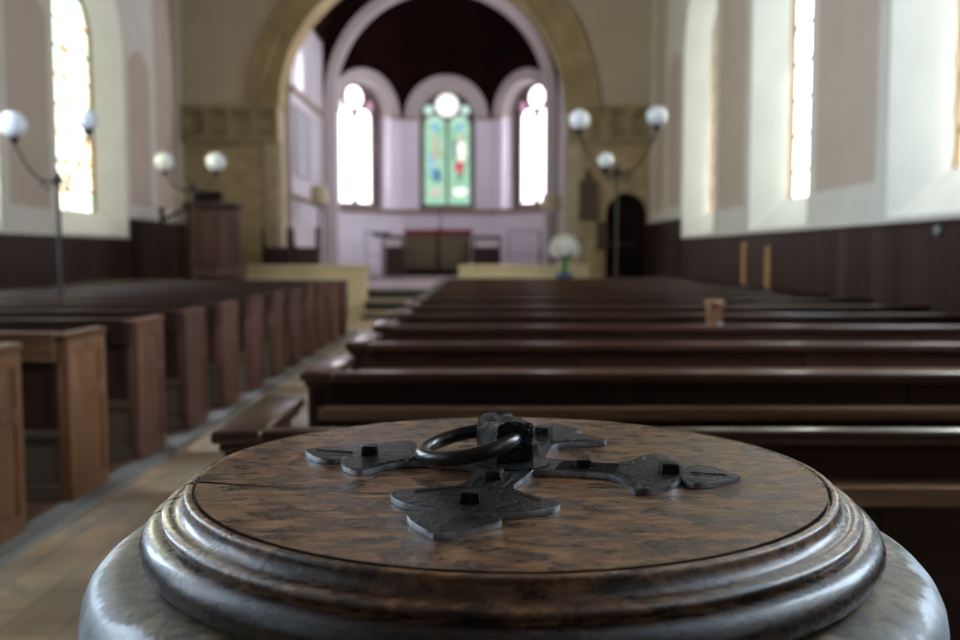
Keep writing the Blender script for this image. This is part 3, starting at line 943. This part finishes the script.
# ------------------------------------------------------------------ chancel furniture
AF = CF+.11
o = thing('altar', 'altar with olive brocade frontal and crimson top border', 'altar', (-1.17, 26.15, AF))
# (stands in the mouth of the apse)
bm = bmesh.new(); box(bm, -1.20, 1.05, -.08, .85, 0, .18, .01); finish('plinth', bm, 'black', o)
bm = bmesh.new(); box(bm, -.92, .92, .04, .70, .18, 1.26, .01); finish('table', bm, 'stall', o)
bm = bmesh.new(); 
for s in (-1, 1):
    for i in range(12):
        x0 = s*.04+s*i*.0735; x1 = x0+s*.0735
        box(bm, min(x0, x1), max(x0, x1), .012+(i % 2)*.006, .04, .19, 1.16)
finish('frontal', bm, 'frontal', o)
bm = bmesh.new(); box(bm, -.045, .045, .0, .04, .19, 1.16, .004); finish('orphrey', bm, 'black', o)
bm = bmesh.new(); box(bm, -.95, .95, -.005, .72, 1.14, 1.29, .012); finish('superfrontal', bm, 'red', o)
for s in (-1, 1):
    bm = bmesh.new(); w = .05 if s < 0 else .06
    box(bm, s*.03 if s > 0 else -.85, .85 if s > 0 else -.03, .006, .02, .30, .34); finish('braid', bm, 'stall', o)
o = thing('altar_cross', 'slender dark cross standing on the altar', 'cross', (-1.12, 26.55, AF+1.29))
bm = bmesh.new(); lathe(bm, [(.09, 0), (.09, .03), (.03, .06), (.016, .12), (.016, .72)], 16); finish('stem', bm, 'plaque', o, smooth=True)
bm = bmesh.new(); box(bm, -.16, .16, -.014, .014, .52, .55, .004); finish('crossbar', bm, 'plaque', o)

def desk(label, x, y, w, h):
    o = thing('prayer_desk', label, 'desk', (x, y, AF), 0, 'dark desks flanking the altar')
    bm = bmesh.new(); box(bm, -w/2, w/2, 0, .45, 0, h-.30, .01); finish('body', bm, 'stall', o)
    bm = bmesh.new()
    for s in (-1, 1): box(bm, s*(w/2-.04)-.03, s*(w/2-.04)+.03, 0, .4, h-.30, h-.05)
    finish('side_post', bm, 'stall', o)
    bm = bmesh.new(); box(bm, -w/2+.06, w/2-.06, .02, .3, h-.29, h-.10, .01); finish('cloth', bm, 'linen', o)
    bm = bmesh.new(); box(bm, -w/2, w/2, -.04, .42, h-.08, h, .015); finish('top', bm, 'stall', o)
    return o
desk('dark desk with a white cloth standing left of the altar', -2.39, 25.55, .62, 1.12)
desk('dark desk with a white cloth standing right of the altar', .18, 25.55, .78, 1.10)
# altar rails
def rail(label, x0, x1, y, zt):
    o = thing('altar_rail', label, 'rail', ((x0+x1)/2, y, CF), 0, 'pale altar rails')
    w = (x1-x0)/2
    bm = bmesh.new(); box(bm, -w, w, -.03, .03, zt-.05, zt, .01); finish('handrail', bm, 'grey_metal', o)
    bm = bmesh.new(); box(bm, -w, w, -.01, .01, .10, .13); box(bm, -w, w, -.01, .01, zt*.52, zt*.52+.025); finish('lower_bar', bm, 'grey_metal', o)
    n = max(2, int(w*2/.45)+1)
    for i in range(n):
        x = -w+2*w*i/(n-1)
        bm = bmesh.new(); tube(bm, [(x, 0, 0), (x, 0, zt-.04)], .016, 8); finish('baluster', bm, 'grey_metal', o)
    return o
rail('pale metal rail with scrolls at the left of the altar step', -3.0, -2.5, 24.6, 1.3)
rail('pale metal rail at the right of the altar step', .75, 1.6, 24.6, 1.35)
o = thing('book_stand', 'dark sloping book stand left of the altar on a thin leg', 'lectern', (-2.62, 25.0, CF))
bm = bmesh.new(); lathe(bm, [(.16, 0), (.16, .03), (.025, .06), (.02, 1.22)], 16); finish('stem', bm, 'grey_metal', o)
bm = bmesh.new(); vs = box(bm, -.22, .22, -.13, .13, -.02, .02, .006)
bmesh.ops.transform(bm, matrix=Matrix.Translation((0, 0, 1.25)) @ Matrix.Rotation(math.radians(25), 4, 'X'), verts=bm.verts); finish('desk_top', bm, 'black', o)
o = thing('candlestick', 'tall dark candlestick on the chancel floor right of the altar', 'candlestick', (1.52, 23.6, CF))
bm = bmesh.new(); lathe(bm, [(.13, 0), (.13, .04), (.05, .08), (.035, .16), (.05, .4), (.035, .5), (.045, .75), (.06, .78), (.02, .82)], 18); finish('stick', bm, 'iron_dark', o, smooth=True)
bm = bmesh.new(); lathe(bm, [(.022, .8), (.022, 1.28), (.004, 1.30)], 12); finish('candle', bm, 'iron_dark', o, smooth=True)

# floor lamps with cream shades
def floor_lamp(label, x, y, zb, z0, z1, r):
    o = thing('floor_lamp', label, 'lamp', (x, y, zb), 0, 'floor lamps in the chancel')
    bm = bmesh.new(); lathe(bm, [(.16, 0), (.16, .03), (.03, .06), (.022, z0-zb+.05)], 16); finish('stand', bm, 'stall', o, smooth=True)
    bm = bmesh.new(); lathe(bm, [(r, z0-zb), (r*.86, z1-zb), (r*.84, z1-zb), (r*.98, z0-zb)], 28, close=False); finish('lamp_shade', bm, 'cream_shade', o, smooth=True)
    bm = bmesh.new(); sphere(bm, (0, 0, z0-zb+.02), .05); finish('bulb', bm, 'globe', o, smooth=True)
floor_lamp('cream shaded floor lamp beside the left choir stalls', -3.86, 22.6, CF, 2.58, 2.98, .23)
floor_lamp('cream shaded floor lamp at the right of the chancel', 1.70, 22.4, CF, 2.42, 2.78, .25)

# choir stalls
def stall(label, x, y, w):
    o = thing('choir_stall', label, 'stall', (x, y, CF), 0, 'dark choir stalls')
    bm = bmesh.new()
    prof = [(0, 0), (.45, 0), (.45, .42), (.36, .5), (.30, .72), (.42, .80), (.40, .90), (.2, .95), (.12, 1.2), (.0, 1.3)]
    for xx in (0, w-.06):
        plate(bm, prof, [], xx, xx+.06, lambda u, v, t: (t, u, v))
    finish('side_end', bm, 'stall', o)
    bm = bmesh.new(); box(bm, .05, w-.05, .02, .07, .3, .86, .01); finish('backrest', bm, 'stall', o)
    bm = bmesh.new(); box(bm, .05, w-.05, .05, .42, .40, .45, .01); finish('seat', bm, 'stall', o)
    bm = bmesh.new(); box(bm, .05, w-.05, .30, .34, 0, .40); finish('front_board', bm, 'stall', o)
    return o
stall('dark choir stall nearest the left arch jamb, high curved ends', -4.74, 20.35, .60)
stall('second dark choir stall from the left arch jamb, beside the floor lamp', -4.11, 20.35, .60)

# memorial plaque, box and flowers at the right of the arch
o = thing('wall_plaque', 'brown memorial plaque with pointed finial on the right arch pier', 'plaque', (2.43, YF-.085, 2.17))
bm = bmesh.new(); plate(bm, [(-.20, 0), (.20, 0), (.20, .78), (.12, .84), (.06, .92), (.06, 1.02), (0, 1.1), (-.06, 1.02), (-.06, .92), (-.12, .84), (-.20, .78)], [], -.04, 0, lambda u, v, w: (u, w, v))
finish('tablet', bm, 'plaque', o)
for z0, z1, w in ((-.05, 0, .23), (.74, .79, .22)):
    bm = bmesh.new(); box(bm, -w, w, -.06, 0, z0, z1, .008); finish('moulding', bm, 'plaque', o)
o = thing('hymn_board', 'small dark wooden board hung beside the arched doorway', 'board', (2.76, YF-.02, 1.46))
bm = bmesh.new(); box(bm, -.13, .13, -.05, 0, .03, .50, .01); finish('panel', bm, 'plaque', o)
bm = bmesh.new(); plate(bm, [(-.16, .5), (.16, .5), (.10, .58), (0, .63), (-.10, .58)], [], -.06, 0, lambda u, v, w: (u, w, v)); box(bm, -.16, .16, -.07, 0, 0, .04, .005); finish('board_frame', bm, 'stall', o)

o = thing('flower_stand', 'small wooden stand under the flower vase by the low cream wall', 'stand', (1.76, 19.45, 0))
bm = bmesh.new(); lathe(bm, [(.18, 0), (.18, .04), (.05, .08), (.04, .4), (.06, .75), (.04, .82)], 20); finish('pedestal', bm, 'stall', o, smooth=True)
bm = bmesh.new(); lathe(bm, [(.22, .82), (.24, .83), (.24, .86), (.22, .87)], 24); finish('top', bm, 'pew_brown_h', o, smooth=True)
o = thing('flower_vase', 'green vase of white flowers on a blue dish right of the chancel steps', 'flowers', (1.76, 19.45, .87))
bm = bmesh.new(); lathe(bm, [(.10, 0), (.16, .02), (.19, .09), (.17, .10), (.10, .05)], 24); finish('dish', bm, 'blue', o, smooth=True)
bm = bmesh.new(); lathe(bm, [(.06, .04), (.065, .1), (.05, .25), (.065, .42), (.06, .42)], 20); finish('vase', bm, 'green_glass', o, smooth=True)
random.seed(3)
bm = bmesh.new()
for i in range(40):
    a = random.uniform(0, 2*pi); r = random.uniform(.05, .26); z = random.uniform(.42, .72)
    tube(bm, [(0, 0, .35), (r*.5*cos(a), r*.5*sin(a), (z+.38)/2), (r*cos(a), r*sin(a), z)], [.004, .014, .003], 5)
lf = finish('foliage', bm, 'leaf', o)
for i in range(44):
    a = i*2.39996; cz = 1-1.55*(i+.5)/44; sr = sqrt(1-cz*cz); R_ = random.uniform(.24, .30)
    bm = bmesh.new()
    n = 8
    for ringi, (rr, zz) in enumerate(((.075, .0), (.055, .022), (.03, .038))):
        for q in range(n-2*ringi):
            b = 2*pi*q/(n-2*ringi)+ringi*.4
            p = [(0, 0, zz*.4), (rr*.7*cos(b-.4), rr*.7*sin(b-.4), zz+.008), (rr*cos(b), rr*sin(b), zz+.026), (rr*.7*cos(b+.4), rr*.7*sin(b+.4), zz+.008)]
            bm.faces.new([bm.verts.new(x) for x in p])
    tl = Matrix.Translation((R_*sr*cos(a), R_*sr*sin(a), .60+R_*.9*cz)) @ Vector((sr*cos(a), sr*sin(a), cz)).to_track_quat('Z', 'X').to_matrix().to_4x4()
    bmesh.ops.transform(bm, matrix=tl, verts=bm.verts)
    finish('flower', bm, 'petal', o)

# ------------------------------------------------------------------ the font
FX, FY, ZT = .030, .975, 1.132
o = thing('stone_font', 'round worn stone font in the foreground under the oak lid', 'font', (FX, FY, 0))
T = ZT-.063
prof = [(.30, T-.02), (.305, T), (.385, T-.001), (.398, T-.005), (.408, T-.011), (.415, T-.019), (.4195, T-.029), (.4215, T-.042), (.422, T-.06),
        (.421, T-.2), (.41, T-.30), (.37, T-.38), (.28, T-.44), (.20, T-.47)]
bm = bmesh.new(); lathe(bm, prof, 128); finish('bowl', bm, 'font', o, smooth=True, angle=50)
bm = bmesh.new(); lathe(bm, [(.19, T-.465), (.24, T-.48), (.24, T-.51), (.19, T-.53), (.18, .34), (.24, .28), (.30, .24), (.30, .20)], 64); finish('stem', bm, 'font', o, smooth=True)
bm = bmesh.new(); lathe(bm, [(.36, .20), (.40, .18), (.42, .12), (.42, 0)], 8, a0=pi/8, a1=pi/8+2*pi); finish('plinth', bm, 'font', o)

lid = thing('font_lid', 'round oak font lid with black iron cross straps and lifting ring', 'lid', (FX, FY, ZT))
CA = math.radians(189.6)
# flat top boards with the open split
R0 = .3175
bm = bmesh.new()
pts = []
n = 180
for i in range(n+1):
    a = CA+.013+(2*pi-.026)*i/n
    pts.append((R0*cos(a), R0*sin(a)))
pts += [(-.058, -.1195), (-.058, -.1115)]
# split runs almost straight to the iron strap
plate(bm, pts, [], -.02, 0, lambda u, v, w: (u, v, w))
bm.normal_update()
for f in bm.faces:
    if abs(f.normal.z) < .5: f.material_index = 1  # shadow of the split put into black gap walls
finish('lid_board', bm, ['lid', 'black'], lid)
mp = [(.300, -.05), (.300, -.006), (R0, -.0055), (.3195, -.0058), (.3207, -.0014), (.3222, -.0004), (.3268, -.0014), (.3280, -.0024), (.3284, -.0050), (.3292, -.0088),
      (.3315, -.0122), (.3345, -.0145), (.3385, -.0160), (.3400, -.0158), (.3420, -.0160), (.3475, -.0182), (.3492, -.0196), (.3494, -.0225), (.3460, -.0245), (.3455, -.0272),
      (.350, -.0276), (.356, -.0285), (.3615, -.0312), (.3655, -.0358), (.3682, -.0415), (.369, -.0465), (.3675, -.0525), (.364, -.0575), (.359, -.061), (.353, -.0628), (.34, -.0628), (.30, -.0628)]
bm = bmesh.new(); lathe(bm, mp, 256, a0=CA+.008, a1=CA+2*pi-.008); finish('rim_moulding', bm, 'lid_ring', lid, smooth=True, angle=48)

# iron cross straps
CXr, CYr = .005, .010
ROT = math.radians(-15.5)
half = [(.030, .029), (.060, .027), (.095, .024), (.110, .028), (.124, .042), (.134, .060), (.141, .073), (.147, .079), (.154, .080), (.164, .0765), (.175, .068), (.185, .056),
        (.193, .042), (.196, .030), (.1965, .022), (.199, .030), (.204, .038), (.212, .0415), (.222, .0395), (.236, .031), (.250, .0185), (.260, .008), (.266, .001)]
def arm_pts(scale=1.0):
    up = [(r if r < .1 else .1+(r-.1)*scale, w) for r, w in half]
    dn = [(r, -w) for r, w in reversed(up)]
    return up+dn
def strap(bm, pts, z0, z1, bev, fn):
    """outline plate with a rounded upper edge"""
    cx = sum(p[0] for p in pts)/len(pts)
    plate(bm, pts, [], z0, z1, fn)
sc = [1.02, .98, .98, .94]
for k, ang in enumerate((0, 90, 180, 270)):
    A = ROT+math.radians(ang)
    q = Matrix.Translation((CXr, CYr, 0)) @ Matrix.Rotation(A, 4, 'Z')
    fn = lambda u, v, w: tuple(q @ Vector((u, v, w)))
    s = {0: .81, 90: .84, 180: .86, 270: 1.0}[ang]
    pts = arm_pts(s)
    bm = bmesh.new()
    strap(bm, pts, .0004, .0062, 0, fn)
    top = [f for f in bm.faces if all(abs(v.co.z-.0062) < 1e-5 for v in f.verts)]
    es = [e for e in bm.edges if len(e.link_faces) == 2 and abs(e.verts[0].co.z-.0062) < 1e-5 and abs(e.verts[1].co.z-.0062) < 1e-5
          and any(abs(f.calc_center_median().z-.0062) > 1e-4 for f in e.link_faces)]
    bmesh.ops.bevel(bm, geom=es, offset=.0020, segments=2, affect='EDGES', profile=.5, clamp_overlap=True)
    bm.normal_update()
    # chased lines along the arm and the mid vein of the leaf end
    for w in (-.017, -.006, .006, .017):
        tube(bm, [fn(.05, w, .0060), fn(.112, w*.96, .0060)], .0011, 6)
    tube(bm, [fn(.185, 0, .0060), fn(.1+.15*s, 0, .0060)], .0011, 6)
    for sg in (-1, 1):
        tube(bm, [fn(.116, sg*.018, .006), fn(.128, sg*.036, .006), fn(.1+.045*s, sg*.060, .006)], .0011, 6)
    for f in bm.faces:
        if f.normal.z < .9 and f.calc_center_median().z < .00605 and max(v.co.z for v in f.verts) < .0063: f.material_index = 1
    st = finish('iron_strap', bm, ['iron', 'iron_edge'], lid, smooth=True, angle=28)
    # square-headed nails
    for r, h, w in ((.076, .0085, .0085), (.164, .0095, .0095)):
        if ang in (180,) and r < .1: continue
        p = fn(r, 0, 0)
        bm = bmesh.new()
        vs = box(bm, -w, w, -w, w, .004, .006+h, .0018)
        for v in bm.verts:
            if v.co.z > .012: v.co.x *= .93; v.co.y *= .93; v.co.z += random.uniform(-.0008, .0008)
        bmesh.ops.transform(bm, matrix=Matrix.Translation(p) @ Matrix.Rotation(random.uniform(-.35, .45)+A, 4, 'Z'), verts=bm.verts)
        finish('nail_head', bm, 'iron', lid, smooth=True, angle=30)
# boss under the staple
bm = bmesh.new()
qb = Matrix.Translation((CXr, CYr, 0)) @ Matrix.Rotation(ROT, 4, 'Z')
pp = circle((0, 0), .040, 32)
plate(bm, pp, [], .0004, .0075, lambda u, v, w: tuple(qb @ Vector((u, v, w))))
finish('boss_plate', bm, 'iron', lid, smooth=True, angle=30)
# staple block holding the ring
bm = bmesh.new()
vs = box(bm, -.021, .021, -.033, .033, 0, .0415, .002)
rnd = random.Random(5)
bmesh.ops.subdivide_edges(bm, edges=[e for e in bm.edges if e.calc_length() > .02], cuts=3, use_grid_fill=True)
for v in bm.verts:
    if v.co.z > .036: v.co.z += rnd.uniform(-.002, .0022)+(.0035 if abs(v.co.x) < .012 else 0)
    v.co.x += rnd.uniform(-.0011, .0011); v.co.y += rnd.uniform(-.0011, .0011)
bmesh.ops.transform(bm, matrix=Matrix.Translation((-.003, .033, .005)) @ Matrix.Rotation(math.radians(19), 4, 'Z'), verts=bm.verts)
finish('ring_staple', bm, 'iron', lid, smooth=True, angle=25)
bm = bmesh.new()
ring = []
Rr = .0505
qr = Matrix.Translation((-.0415, .0225, .0235)) @ Matrix.Rotation(math.radians(-11), 4, 'Y') @ Matrix.Rotation(math.radians(3), 4, 'X')
for i in range(64):
    a = 2*pi*i/64
    ring.append(qr @ Vector((Rr*1.02*cos(a), Rr*1.0*sin(a), 0)))
tube(bm, ring, .0080, 16, True)
finish('lifting_ring', bm, 'iron_ring', lid, smooth=True, angle=180)
